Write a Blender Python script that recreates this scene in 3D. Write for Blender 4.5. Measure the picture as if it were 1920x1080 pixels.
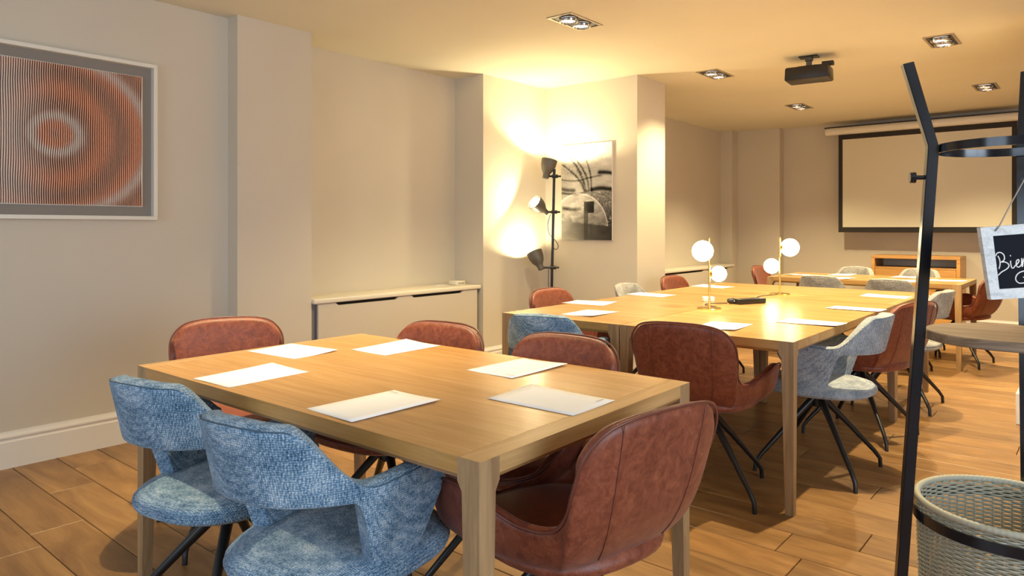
import bpy, bmesh, math, random
from mathutils import Vector, Matrix
random.seed(7)
PI = math.pi
scene = bpy.context.scene
for o in list(bpy.data.objects): bpy.data.objects.remove(o)

# ------------------------------------------------------------------ camera
HC = 1.2365
TH = math.radians(40.13)
cam = bpy.data.cameras.new('camera')
cam.sensor_width = 36.0
cam.lens = 1318.4 / 1920 * 36.0
cam.shift_y = -(540 - 429.2) / 1920
cam.clip_start = 0.05
camo = bpy.data.objects.new('camera', cam)
scene.collection.objects.link(camo)
camo.location = (0, 0, HC)
camo.rotation_euler = (PI / 2, 0, TH)
scene.camera = camo

# ------------------------------------------------------------------ light and exposure
scene.view_settings.view_transform = 'Standard'
scene.view_settings.look = 'None'
scene.view_settings.gamma = 1.0
scene.view_settings.use_curve_mapping = False
scene.view_settings.exposure = 0.55
W = bpy.data.worlds.new('sky'); scene.world = W; W.use_nodes = True
bg = W.node_tree.nodes['Background']
bg.inputs['Color'].default_value = (0.62, 0.78, 1.0, 1)
bg.inputs['Strength'].default_value = 1.2
WARM = (1.0, 0.79, 0.45)
SPOT_W = 78.0      # each downlight lamp
DAY_W = 60.0       # daylight entering each window

def lamp(name, kind, loc, energy, color, rot=(0, 0, 0), **kw):
    l = bpy.data.lights.new(name, kind); l.energy = energy; l.color = color
    for k, v in kw.items(): setattr(l, k, v)
    o = bpy.data.objects.new(name, l); scene.collection.objects.link(o)
    o.location = loc; o.rotation_euler = rot
    return o
# daylight through the windows behind the camera and on the right
lamp('daylight_rear', 'AREA', (-1.6, -2.75, 1.5), DAY_W * 0.45, (0.72, 0.85, 1.0), (math.radians(90), 0, 0), shape='RECTANGLE', size=2.9, size_y=1.7)
lamp('daylight_right', 'AREA', (2.75, 0.8, 1.5), DAY_W * 1.1, (0.76, 0.87, 1.0), (math.radians(90), 0, math.radians(90)), shape='RECTANGLE', size=2.7, size_y=1.7)

# ------------------------------------------------------------------ helpers
C = scene.collection
def link(o):
    C.objects.link(o); return o
def tag(o, label=None, cat=None, group=None, kind=None):
    if label: o['label'] = label
    if cat: o['category'] = cat
    if group: o['group'] = group
    if kind: o['kind'] = kind
    return o
def thing(name, label, cat, loc=(0, 0, 0), rz=0, group=None):
    o = link(bpy.data.objects.new(name, None)); o.empty_display_size = 0.05
    o.location = loc; o.rotation_euler = (0, 0, rz)
    return tag(o, label, cat, group)
def mesh_obj(name, bm, m, parent=None, smooth=None, loc=None):
    me = bpy.data.meshes.new(name); bm.normal_update(); bm.to_mesh(me); bm.free()
    if m: me.materials.append(m)
    if smooth is not None:
        for p in me.polygons: p.use_smooth = True
        if smooth < 3.1:
            me.set_sharp_from_angle(angle=smooth)
    o = link(bpy.data.objects.new(name, me))
    if parent: o.parent = parent
    if loc: o.location = loc
    return o
def recalc(bm): bmesh.ops.recalc_face_normals(bm, faces=bm.faces[:])
def box(bm, x0, y0, z0, x1, y1, z1, bev=0, seg=1, mat=None):
    vs = [bm.verts.new((x, y, z)) for x in (x0, x1) for y in (y0, y1) for z in (z0, z1)]
    fs = [bm.faces.new([vs[i] for i in q]) for q in ((0, 1, 3, 2), (4, 6, 7, 5), (0, 4, 5, 1), (2, 3, 7, 6), (0, 2, 6, 4), (1, 5, 7, 3))]
    if bev:
        es = list({e for f in fs for e in f.edges})
        r = bmesh.ops.bevel(bm, geom=es, offset=bev, segments=seg, affect='EDGES', profile=0.5)
        vs = list({v for f in r['faces'] for v in f.verts} | {v for v in vs if v.is_valid})
    if mat is not None: bmesh.ops.transform(bm, matrix=mat, verts=[v for v in vs if v.is_valid])
def B(x0, y0, z0, x1, y1, z1, bev=0, seg=1):
    bm = bmesh.new(); box(bm, min(x0, x1), min(y0, y1), min(z0, z1), max(x0, x1), max(y0, y1), max(z0, z1), bev, seg); recalc(bm); return bm
def frame_at(d):
    d = Vector(d).normalized(); up = Vector((0, 0, 1)) if abs(d.z) < 0.95 else Vector((1, 0, 0))
    a = d.cross(up).normalized(); b = a.cross(d).normalized(); return a, b
def tube(bm, pts, r, n=10, closed=False, caps=True, square=False):
    pts = [Vector(p) for p in pts]; L = len(pts)
    rs = r if isinstance(r, (list, tuple)) else [r] * L
    rings = []; a = None
    for i, p in enumerate(pts):
        if closed: d = pts[(i + 1) % L] - pts[i - 1]
        else: d = pts[min(i + 1, L - 1)] - pts[max(i - 1, 0)]
        d.normalize()
        if a is None: a, b = frame_at(d)
        else:
            a = (a - d * a.dot(d)).normalized(); b = a.cross(d).normalized()
        off = PI / 4 if square else 0
        rings.append([bm.verts.new(p + (a * math.cos(2 * PI * k / n + off) + b * math.sin(2 * PI * k / n + off)) * rs[i]) for k in range(n)])
    for i in range(L if closed else L - 1):
        A, Bq = rings[i], rings[(i + 1) % L]
        for k in range(n):
            bm.faces.new((A[k], A[(k + 1) % n], Bq[(k + 1) % n], Bq[k]))
    if caps and not closed:
        bm.faces.new(rings[0]); bm.faces.new(rings[-1])
def T(pts, r, n=10, **k):
    bm = bmesh.new(); tube(bm, pts, r, n, **k); recalc(bm); return bm
def lathe(bm, prof, n=32, mat=None):
    rings = []; new = []
    for r, z in prof:
        if r < 1e-6: v = [bm.verts.new((0, 0, z))]
        else: v = [bm.verts.new((r * math.cos(2 * PI * k / n), r * math.sin(2 * PI * k / n), z)) for k in range(n)]
        rings.append(v); new += v
    for A, D in zip(rings, rings[1:]):
        for k in range(n):
            k2 = (k + 1) % n
            if len(A) == 1 and len(D) == 1: continue
            if len(A) == 1: bm.faces.new((A[0], D[k], D[k2]))
            elif len(D) == 1: bm.faces.new((A[k], D[0], A[k2]))
            else: bm.faces.new((A[k], D[k], D[k2], A[k2]))
    if mat is not None: bmesh.ops.transform(bm, matrix=mat, verts=new)
def LT(prof, n=32, mat=None):
    bm = bmesh.new(); lathe(bm, prof, n, mat); recalc(bm); return bm
def look(p, d):
    """matrix that sends local +z to direction d at point p"""
    return Matrix.Translation(Vector(p)) @ Vector(d).to_track_quat('Z', 'Y').to_matrix().to_4x4()
def bake(o):
    dg = bpy.context.evaluated_depsgraph_get(); dg.update()
    me = bpy.data.meshes.new_from_object(o.evaluated_get(dg)); o.modifiers.clear(); o.data = me
    for p in me.polygons: p.use_smooth = True
    return o
def copy_tree(root, name=None):
    r = root.copy(); C.objects.link(r)
    for ch in root.children:
        c = ch.copy(); C.objects.link(c); c.parent = r; c.matrix_parent_inverse = ch.matrix_parent_inverse
        for g in ch.children:
            d = g.copy(); C.objects.link(d); d.parent = c
    return r
def catmull(P, n):
    P = [Vector(p) for p in P]; out = []
    for i in range(len(P) - 1):
        a = P[i - 1] if i else P[0] * 2 - P[1]; b, c = P[i], P[i + 1]
        d = P[i + 2] if i + 2 < len(P) else P[-1] * 2 - P[-2]
        for k in range(n):
            t = k / n
            out.append(0.5 * ((2 * b) + (c - a) * t + (2 * a - 5 * b + 4 * c - d) * t * t + (3 * b - a - 3 * c + d) * t ** 3))
    out.append(P[-1]); return out

# ------------------------------------------------------------------ materials
def mat(name, col, rough=0.5, metal=0, spec=0.5, emit=None, es=0, **kw):
    m = bpy.data.materials.new(name); m.use_nodes = True
    p = m.node_tree.nodes['Principled BSDF']
    p.inputs['Base Color'].default_value = (*col, 1); p.inputs['Roughness'].default_value = rough
    p.inputs['Metallic'].default_value = metal; p.inputs['Specular IOR Level'].default_value = spec
    if emit: p.inputs['Emission Color'].default_value = (*emit, 1); p.inputs['Emission Strength'].default_value = es
    for k, v in kw.items(): p.inputs[k].default_value = v
    return m
def nd(m, t, **kw):
    n = m.node_tree.nodes.new(t)
    for k, v in kw.items():
        if k in n.inputs.keys(): n.inputs[k].default_value = v
        else: setattr(n, k, v)
    return n
def lk(m, a, b): m.node_tree.links.new(a, b)
def ramp(m, fac, stops):
    r = nd(m, 'ShaderNodeValToRGB'); e = r.color_ramp.elements
    while len(e) < len(stops): e.new(0.5)
    for i, (p, c) in enumerate(stops): e[i].position = p; e[i].color = (*c, 1)
    lk(m, fac, r.inputs['Fac']); return r
def bump(m, h, s, dist=0.01):
    b = nd(m, 'ShaderNodeBump'); b.inputs['Strength'].default_value = s; b.inputs['Distance'].default_value = dist
    lk(m, h, b.inputs['Height']); lk(m, b.outputs['Normal'], m.node_tree.nodes['Principled BSDF'].inputs['Normal'])
def wood(name, c1, c2, c3, axis=0, scale=1.0, rough=0.45, piece=False, bmp=0.15, contrast=(0.3, 0.7), cross=14):
    """oak-like grain running along the given object axis; piece=True shifts tint and pattern per object"""
    m = mat(name, c2, rough, spec=0.4); p = m.node_tree.nodes['Principled BSDF']
    tc = nd(m, 'ShaderNodeTexCoord'); src = tc.outputs['Object']
    oi = nd(m, 'ShaderNodeObjectInfo')
    mp = nd(m, 'ShaderNodeMapping'); s = [cross * scale] * 3; s[axis] = 1.1 * scale
    mp.inputs['Scale'].default_value = s; lk(m, src, mp.inputs['Vector'])
    if piece:
        vm = nd(m, 'ShaderNodeVectorMath', operation='SCALE'); vm.inputs[0].default_value = (37, 53, 71)
        lk(m, oi.outputs['Random'], vm.inputs['Scale']); lk(m, vm.outputs['Vector'], mp.inputs['Location'])
    n1 = nd(m, 'ShaderNodeTexNoise', Scale=1.6, Detail=7.0, Roughness=0.62, Distortion=0.9); lk(m, mp.outputs['Vector'], n1.inputs['Vector'])
    r1 = ramp(m, n1.outputs['Fac'], [(contrast[0], c1), (0.5, c2), (contrast[1], c3)])
    s2 = [130 * scale] * 3; s2[axis] = 4 * scale
    mp2 = nd(m, 'ShaderNodeMapping'); mp2.inputs['Scale'].default_value = s2; lk(m, src, mp2.inputs['Vector'])
    n2 = nd(m, 'ShaderNodeTexNoise', Scale=1.0, Detail=3.0, Roughness=0.6); lk(m, mp2.outputs['Vector'], n2.inputs['Vector'])
    r2 = ramp(m, n2.outputs['Fac'], [(0.3, (0.78, 0.74, 0.7)), (0.6, (1, 1, 1))])
    mx = nd(m, 'ShaderNodeMix', data_type='RGBA', blend_type='MULTIPLY'); mx.inputs['Factor'].default_value = 0.55
    lk(m, r1.outputs['Color'], mx.inputs[6]); lk(m, r2.outputs['Color'], mx.inputs[7])
    out = mx.outputs[2]
    if piece:
        r3 = ramp(m, oi.outputs['Random'], [(0.0, (0.80, 0.78, 0.76)), (0.5, (1, 1, 1)), (1.0, (1.12, 1.08, 1.02))])
        mx2 = nd(m, 'ShaderNodeMix', data_type='RGBA', blend_type='MULTIPLY'); mx2.inputs['Factor'].default_value = 1
        lk(m, out, mx2.inputs[6]); lk(m, r3.outputs['Color'], mx2.inputs[7]); out = mx2.outputs[2]
    lk(m, out, p.inputs['Base Color'])
    bump(m, n2.outputs['Fac'], bmp, 0.002)
    return m
def plaster(name, col, rough=0.85):
    m = mat(name, col, rough, spec=0.2)
    tc = nd(m, 'ShaderNodeTexCoord')
    n = nd(m, 'ShaderNodeTexNoise', Scale=45.0, Detail=4.0); lk(m, tc.outputs['Object'], n.inputs['Vector'])
    bump(m, n.outputs['Fac'], 0.06, 0.004)
    n2 = nd(m, 'ShaderNodeTexNoise', Scale=1.3, Detail=2.0); lk(m, tc.outputs['Object'], n2.inputs['Vector'])
    r = ramp(m, n2.outputs['Fac'], [(0.3, tuple(c * 0.97 for c in col)), (0.7, tuple(min(1, c * 1.02) for c in col))])
    lk(m, r.outputs['Color'], m.node_tree.nodes['Principled BSDF'].inputs['Base Color'])
    return m
def tweed(name, dark, mid, light, scale=1.0):
    m = mat(name, mid, 0.92, spec=0.15); p = m.node_tree.nodes['Principled BSDF']
    p.inputs['Sheen Weight'].default_value = 0.25
    tc = nd(m, 'ShaderNodeTexCoord')
    n0 = nd(m, 'ShaderNodeTexNoise', Scale=60.0, Detail=2.0); lk(m, tc.outputs['Object'], n0.inputs['Vector'])
    ad = nd(m, 'ShaderNodeMix', data_type='RGBA', blend_type='ADD'); ad.inputs['Factor'].default_value = 0.008
    lk(m, tc.outputs['Object'], ad.inputs[6]); lk(m, n0.outputs['Color'], ad.inputs[7])
    v = nd(m, 'ShaderNodeTexVoronoi', Scale=190.0 * scale, Randomness=0.25); lk(m, ad.outputs[2], v.inputs['Vector'])
    n1 = nd(m, 'ShaderNodeTexNoise', Scale=14.0, Detail=5.0, Roughness=0.7); lk(m, tc.outputs['Object'], n1.inputs['Vector'])
    n3 = nd(m, 'ShaderNodeTexNoise', Scale=220.0, Detail=2.0); lk(m, tc.outputs['Object'], n3.inputs['Vector'])
    mt = nd(m, 'ShaderNodeMath', operation='MULTIPLY_ADD'); lk(m, v.outputs['Distance'], mt.inputs[0]); mt.inputs[1].default_value = -0.75
    lk(m, n1.outputs['Fac'], mt.inputs[2])
    mt2 = nd(m, 'ShaderNodeMath', operation='MULTIPLY_ADD'); lk(m, n3.outputs['Fac'], mt2.inputs[0]); mt2.inputs[1].default_value = 0.7; lk(m, mt.outputs[0], mt2.inputs[2])
    r = ramp(m, mt2.outputs[0], [(0.18, dark), (0.5, mid), (0.82, light)])
    lk(m, r.outputs['Color'], p.inputs['Base Color'])
    iv = nd(m, 'ShaderNodeMath', operation='SUBTRACT'); iv.inputs[0].default_value = 1; lk(m, v.outputs['Distance'], iv.inputs[1])
    bump(m, iv.outputs[0], 0.9, 0.0035)
    return m
def suede(name, dark, mid, light):
    m = mat(name, mid, 0.42, spec=0.45); p = m.node_tree.nodes['Principled BSDF']
    p.inputs['Sheen Weight'].default_value = 0.2; p.inputs['Sheen Roughness'].default_value = 0.35
    tc = nd(m, 'ShaderNodeTexCoord')
    n1 = nd(m, 'ShaderNodeTexNoise', Scale=34.0, Detail=8.0, Roughness=0.78, Distortion=0.6); lk(m, tc.outputs['Object'], n1.inputs['Vector'])
    mp = nd(m, 'ShaderNodeMapping'); mp.inputs['Scale'].default_value = (260, 260, 40); lk(m, tc.outputs['Object'], mp.inputs['Vector'])
    n2 = nd(m, 'ShaderNodeTexNoise', Scale=1.0, Detail=3.0); lk(m, mp.outputs['Vector'], n2.inputs['Vector'])
    r = ramp(m, n1.outputs['Fac'], [(0.34, dark), (0.5, mid), (0.68, light)])
    lk(m, r.outputs['Color'], p.inputs['Base Color'])
    rr = ramp(m, n1.outputs['Fac'], [(0.3, (0.36, 0.36, 0.36)), (0.7, (0.55, 0.55, 0.55))]); lk(m, rr.outputs['Color'], p.inputs['Roughness'])
    bump(m, n2.outputs['Fac'], 0.35, 0.002)
    return m
def vcol(name, rough=0.5, **k):
    m = mat(name, (1, 1, 1), rough, **k)
    a = nd(m, 'ShaderNodeVertexColor', layer_name='Col'); lk(m, a.outputs['Color'], m.node_tree.nodes['Principled BSDF'].inputs['Base Color'])
    return m

M_wall = plaster('wall_paint', (0.65, 0.60, 0.505))
M_ceil = plaster('ceiling_paint', (0.74, 0.71, 0.58))
M_trim = mat('trim_paint', (0.78, 0.75, 0.70), 0.45)
M_cab = mat('cabinet_paint', (0.62, 0.57, 0.49), 0.5)
M_shelfp = mat('shelf_paint', (0.78, 0.74, 0.62), 0.4)
M_gap = mat('shadow_gap_grey', (0.20, 0.20, 0.22), 0.6)
M_plank = wood('floor_oak', (0.165, 0.085, 0.033), (0.30, 0.163, 0.062), (0.42, 0.245, 0.098), 0, 1.0, 0.40, True, 0.12, (0.25, 0.75), 5.5)
M_sub = mat('floor_joint', (0.035, 0.02, 0.012), 0.9)
M_oakX = wood('oak_top_along', (0.40, 0.225, 0.075), (0.49, 0.285, 0.10), (0.56, 0.345, 0.14), 0, 0.8, 0.27, True, 0.06)
M_oakY = wood('oak_end_board', (0.38, 0.225, 0.09), (0.48, 0.30, 0.13), (0.56, 0.37, 0.17), 1, 0.8, 0.36, True, 0.2)
M_oakZ = wood('oak_leg', (0.26, 0.16, 0.08), (0.38, 0.25, 0.13), (0.48, 0.33, 0.18), 2, 1.2, 0.45, True, 0.25)
M_tweed = tweed('blue_tweed', (0.025, 0.08, 0.16), (0.17, 0.30, 0.45), (0.54, 0.65, 0.76))
M_tweed_lit = tweed('tweed_lamplit_grey', (0.16, 0.16, 0.155), (0.33, 0.33, 0.32), (0.56, 0.55, 0.52))  # same grey-blue fabric on the farther chairs, warm lamplight put into its colour
M_mix = tweed('tweed_lamplit_pale', (0.13, 0.17, 0.22), (0.32, 0.37, 0.42), (0.60, 0.62, 0.62))  # same fabric again, half paled: direct downlight put into its colour
M_rust = suede('rust_suede', (0.13, 0.030, 0.017), (0.22, 0.056, 0.027), (0.32, 0.098, 0.048))
M_pipe = mat('rust_piping', (0.15, 0.045, 0.03), 0.4)
M_seamb = mat('blue_seam', (0.06, 0.11, 0.17), 0.8)
M_black = mat('black_metal', (0.010, 0.011, 0.013), 0.35, 0.0, 0.55)
M_rack = mat('rack_black_lacquer', (0.004, 0.007, 0.014), 0.18, 0.0, 0.7)
M_blackp = mat('black_plastic', (0.012, 0.012, 0.013), 0.38)
M_grip = mat('lamp_grey_metal', (0.13, 0.12, 0.10), 0.4, 0.3)
M_brass = mat('brass', (0.86, 0.60, 0.20), 0.22, 1.0)
M_paper = mat('paper', (0.92, 0.945, 0.99), 0.75)
M_ink = mat('ink_grey', (0.45, 0.45, 0.47), 0.8)
M_globe = mat('opal_globe', (1, 0.95, 0.85), 0.3, emit=(1.0, 0.84, 0.50), es=12.0)
M_bulb = mat('bulb_lit', (1, 1, 1), 0.3, emit=(1.0, 0.93, 0.74), es=30.0)
M_lamp_on = mat('downlight_lit', (1, 1, 1), 0.3, emit=(1.0, 0.95, 0.84), es=14.0)
M_chrome = mat('chrome', (0.75, 0.74, 0.72), 0.15, 1.0)
M_steel = mat('downlight_frame', (0.42, 0.36, 0.28), 0.35, 0.5)
M_glass_l = mat('glass_clear', (1, 1, 1), 0.02, **{'Transmission Weight': 1.0, 'IOR': 1.05})
M_white = mat('white_lacquer', (0.80, 0.78, 0.70), 0.4)
M_matt = mat('grey_mount_board', (0.27, 0.245, 0.215), 0.9)
M_screen = mat('screen_fabric', (0.74, 0.71, 0.58), 0.9)
M_sblack = mat('screen_border', (0.02, 0.017, 0.015), 0.7)
M_board = mat('blackboard', (0.010, 0.012, 0.018), 0.8, spec=0.1)
M_chalk = mat('chalk_white', (0.92, 0.92, 0.9), 0.8)
M_string = mat('string_grey', (0.33, 0.30, 0.27), 0.9)
M_signf = wood('sign_white_wood', (0.50, 0.53, 0.55), (0.66, 0.69, 0.70), (0.76, 0.78, 0.78), 0, 2.0, 0.6, False, 0.5)
M_shelfw = wood('rack_shelf_wood', (0.13, 0.085, 0.055), (0.24, 0.17, 0.115), (0.36, 0.27, 0.19), 0, 1.6, 0.5, False, 0.3)
M_wick = mat('wicker_grey_green', (0.43, 0.42, 0.33), 0.55)
M_wickd = mat('wicker_dark', (0.20, 0.20, 0.16), 0.6)
M_cred = wood('credenza_oak', (0.42, 0.21, 0.06), (0.55, 0.30, 0.10), (0.62, 0.37, 0.14), 0, 1.0, 0.4, True, 0.1)
M_slot = mat('slot_dark', (0.01, 0.008, 0.006), 0.9)

# ------------------------------------------------------------------ room shell
CZ = 2.6
def struct(name, bm, m, smooth=None):
    return tag(mesh_obj(name, bm, m, smooth=smooth), kind='structure')
XR, YB, YF = 2.6, -2.6, 9.75
fl = struct('floor', B(-4.9, YB - 0.2, -0.12, XR + 0.2, YF + 0.2, -0.016), M_sub)
# oak planks, each row 0.2 m wide, running across the room
lens = [1.15, 1.45, 1.8, 2.2]
plank_me = {}
def plank_mesh(L):
    if L not in plank_me:
        bm = bmesh.new(); box(bm, 0.0015, 0.0015, -0.016, L - 0.0015, 0.1985, 0.0)
        es = [e for e in bm.edges if all(v.co.z > -0.001 for v in e.verts)]
        bmesh.ops.bevel(bm, geom=es, offset=0.0022, segments=1, affect='EDGES'); recalc(bm)
        me = bpy.data.meshes.new('plank'); bm.to_mesh(me); bm.free(); me.materials.append(M_plank); plank_me[L] = me
    return plank_me[L]
def plank(x, y, L):
    o = link(bpy.data.objects.new('plank', plank_mesh(L))); o.location = (x, y, 0); o.parent = fl; return o
rest = bmesh.new()
row = 0
y = 0.517 - 0.2 * 15
while y < YF - 0.005:
    if 0.3 < y:
        x = -4.62 - random.choice([0, 0.3, 0.6, 0.9])
        while x < 1.0:
            L = random.choice(lens); 
            plank(x, y, L); x += L
        xr = x
    else: xr = -4.62
    while xr < XR:
        L = random.choice(lens); e = min(xr + L, XR)
        if e - xr > 0.02: box(rest, xr + 0.001, y + 0.001, -0.016, e - 0.001, y + 0.199, 0.0)
        xr = e
    y += 0.2; row += 1
recalc(rest)
tag(mesh_obj('plank_remainder', rest, M_plank, fl), kind='stuff')

struct('ceiling', B(-4.9, YB - 0.2, CZ, XR + 0.2, YF + 0.2, CZ + 0.15), M_ceil)
struct('wall_left', B(-4.9, YB, 0, -4.34, 2.295, CZ), M_wall)
struct('wall_left_pier', B(-4.9, 2.295, 0, -4.22, 2.842, CZ), M_wall)
struct('wall_left_recess', B(-4.9, 2.842, 0, -4.527, 4.56, CZ), M_wall)
struct('wall_left_corner', B(-4.9, 4.56, 0, -4.175, 5.975, CZ), M_wall)
struct('wall_left_return', B(-4.175, 5.46, 0, -3.157, 5.975, CZ), M_wall)
struct('wall_left_far', B(-4.9, 5.975, 0, -4.11, 9.40, CZ), M_wall)
struct('wall_left_far_pier', B(-4.9, 9.40, 0, -3.94, YF, CZ), M_wall)
struct('trim_1', B(-3.94, 9.60, 0, -3.36, YF, CZ), M_wall)
struct('wall_back', B(-4.9, YF, 0, XR + 0.2, YF + 0.2, CZ), M_wall)
# rear wall and right wall with window openings (behind and right of the camera)
bm = bmesh.new()
for q in ((-4.9, YB - 0.2, 0, XR, YB, 0.6), (-4.9, YB - 0.2, 2.35, XR, YB, CZ), (-4.9, YB - 0.2, 0.6, -3.1, YB, 2.35), (-0.1, YB - 0.2, 0.6, XR, YB, 2.35)): box(bm, *q)
recalc(bm); struct('wall_rear', bm, M_wall)
bm = bmesh.new()
for q in ((XR, YB - 0.2, 0, XR + 0.2, YF, 0.6), (XR, YB - 0.2, 2.35, XR + 0.2, YF, CZ), (XR, YB - 0.2, 0.6, XR + 0.2, -0.6, 2.35), (XR, 2.2, 0.6, XR + 0.2, YF, 2.35)): box(bm, *q)
recalc(bm); struct('wall_right', bm, M_wall)
def window(name, x0, y0, x1, y1):
    bm = bmesh.new(); t = 0.05
    if abs(x1 - x0) > abs(y1 - y0):
        for a, b in ((x0, x0 + t), (x1 - t, x1), ((x0 + x1) / 2 - t / 2, (x0 + x1) / 2 + t / 2)): box(bm, a, y0, 0.6, b, y1, 2.35)
        for a, b in ((0.6, 0.65), (2.3, 2.35)): box(bm, x0, y0, a, x1, y1, b)
    else:
        for a, b in ((y0, y0 + t), (y1 - t, y1), ((y0 + y1) / 2 - t / 2, (y0 + y1) / 2 + t / 2)): box(bm, x0, a, 0.6, x1, b, 2.35)
        for a, b in ((0.6, 0.65), (2.3, 2.35)): box(bm, x0, y0, a, x1, y1, b)
    recalc(bm); struct(name, bm, M_trim)
window('window_1', -3.1, YB - 0.08, -0.1, YB - 0.03)
window('window_2', XR + 0.03, -0.6, XR + 0.08, 2.2)
# moulded baseboards: plain board with a stepped top moulding
def baseboard(name, p0, p1, nrm):
    """runs from p0 to p1, projecting along nrm"""
    prof = [(0, 0), (0.018, 0), (0.018, 0.135), (0.012, 0.142), (0.012, 0.150), (0.017, 0.155), (0.017, 0.163), (0.008, 0.178), (0.004, 0.188), (0, 0.188)]
    bm = bmesh.new(); R = []
    for P in (p0, p1):
        R.append([bm.verts.new((P[0] + nrm[0] * a, P[1] + nrm[1] * a, z)) for a, z in prof])
    n = len(prof)
    for i in range(n): bm.faces.new((R[0][i], R[0][(i + 1) % n], R[1][(i + 1) % n], R[1][i]))
    bm.faces.new(R[0]); bm.faces.new(R[1]); recalc(bm)
    return struct(name, bm, M_trim)
baseboard('baseboard_left', (-4.34, YB), (-4.34, 2.295), (1, 0))
baseboard('baseboard_left_pier', (-4.22, 2.295), (-4.22, 2.842), (1, 0))
baseboard('baseboard_left_corner', (-4.175, 4.56), (-4.175, 5.46), (1, 0))
baseboard('baseboard_left_return', (-4.157, 5.46), (-3.157, 5.46), (0, -1))
baseboard('baseboard_left_return_side', (-3.157, 5.46), (-3.157, 5.975), (1, 0))
baseboard('baseboard_back', (-3.36, YF), (XR, YF), (0, -1))
# white pillar on the right with its plinth
struct('wall_pillar', B(-0.385, 5.495, 0, 0.02, 5.90, CZ), M_trim)
bm = bmesh.new(); box(bm, -0.431, 5.45, 0, 0.065, 5.945, 0.20, 0.004); box(bm, -0.415, 5.466, 0.20, 0.05, 5.93, 0.245, 0.008)
recalc(bm); struct('trim_2', bm, M_trim)

# ------------------------------------------------------------------ built-in cabinets under the recesses
def wall_cabinet(x, xb, y0, y1, slots, label, zt=0.745):
    t = thing('wall_cabinet', label, 'cabinet', (x, (y0 + y1) / 2, 0)); c = (y0 + y1) / 2
    mesh_obj('cabinet_body', B(xb - x + 0.004, y0 - c + 0.004, 0.0, -0.03, y1 - c - 0.004, zt - 0.034), M_gap, t)
    # door panel with trapezoid finger slots cut from its top edge
    bm = bmesh.new(); h = zt - 0.036; lo = h - 0.020; e = 0.028
    ring = [(y0 - c + 0.045, 0.03), (y1 - c - 0.045, 0.03), (y1 - c - 0.045, h)]
    for a, b in reversed(slots): ring += [(b - c, h), (b - c - e, lo), (a - c + e, lo), (a - c, h)]
    ring.append((y0 - c + 0.045, h))
    v0 = [bm.verts.new((0, p, q)) for p, q in ring]; v1 = [bm.verts.new((-0.02, p, q)) for p, q in ring]
    bm.faces.new(v0); bm.faces.new(v1)
    for i in range(len(ring)): bm.faces.new((v0[i], v0[(i + 1) % len(ring)], v1[(i + 1) % len(ring)], v1[i]))
    recalc(bm); mesh_obj('door_panel', bm, M_cab, t)
    for a, b in slots: mesh_obj('finger_slot', B(-0.0295, a - c + 0.003, lo - 0.01, -0.0215, b - c - 0.003, h + 0.0), M_slot, t)
    mesh_obj('countertop', B(xb - x + 0.004, y0 - c + 0.004, zt - 0.034, 0.012, y1 - c - 0.004, zt, 0.008, 3), M_shelfp, t, smooth=0.6)
    return t
wall_cabinet(-4.205, -4.527, 2.842, 4.56, [(3.03, 3.62), (3.75, 4.34)], 'long low cabinet in the near wall recess, with two dark finger slots')
wall_cabinet(-3.87, -4.11, 5.975, 9.30, [(7.25, 8.35), (8.45, 9.1)], 'long low cabinet behind the white pier along the far left wall', 0.755)
t = thing('thermostat_box', 'small off-white plastic box lying on the near recess cabinet top', 'box', (-4.36, 4.42, 0.7455), 0.1)
mesh_obj('box_body', B(-0.045, -0.06, 0, 0.045, 0.06, 0.035, 0.006, 2), M_shelfp, t, smooth=0.6)
mesh_obj('box_slot', B(0.0455, -0.04, 0.012, 0.0465, 0.045, 0.020), M_matt, t)
tag(mesh_obj('card', B(-4.46, 4.22, 0.7455, -4.40, 4.32, 0.7475), M_paper), 'flat pale card beside the small off-white box on the recess cabinet top', 'card')

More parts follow.
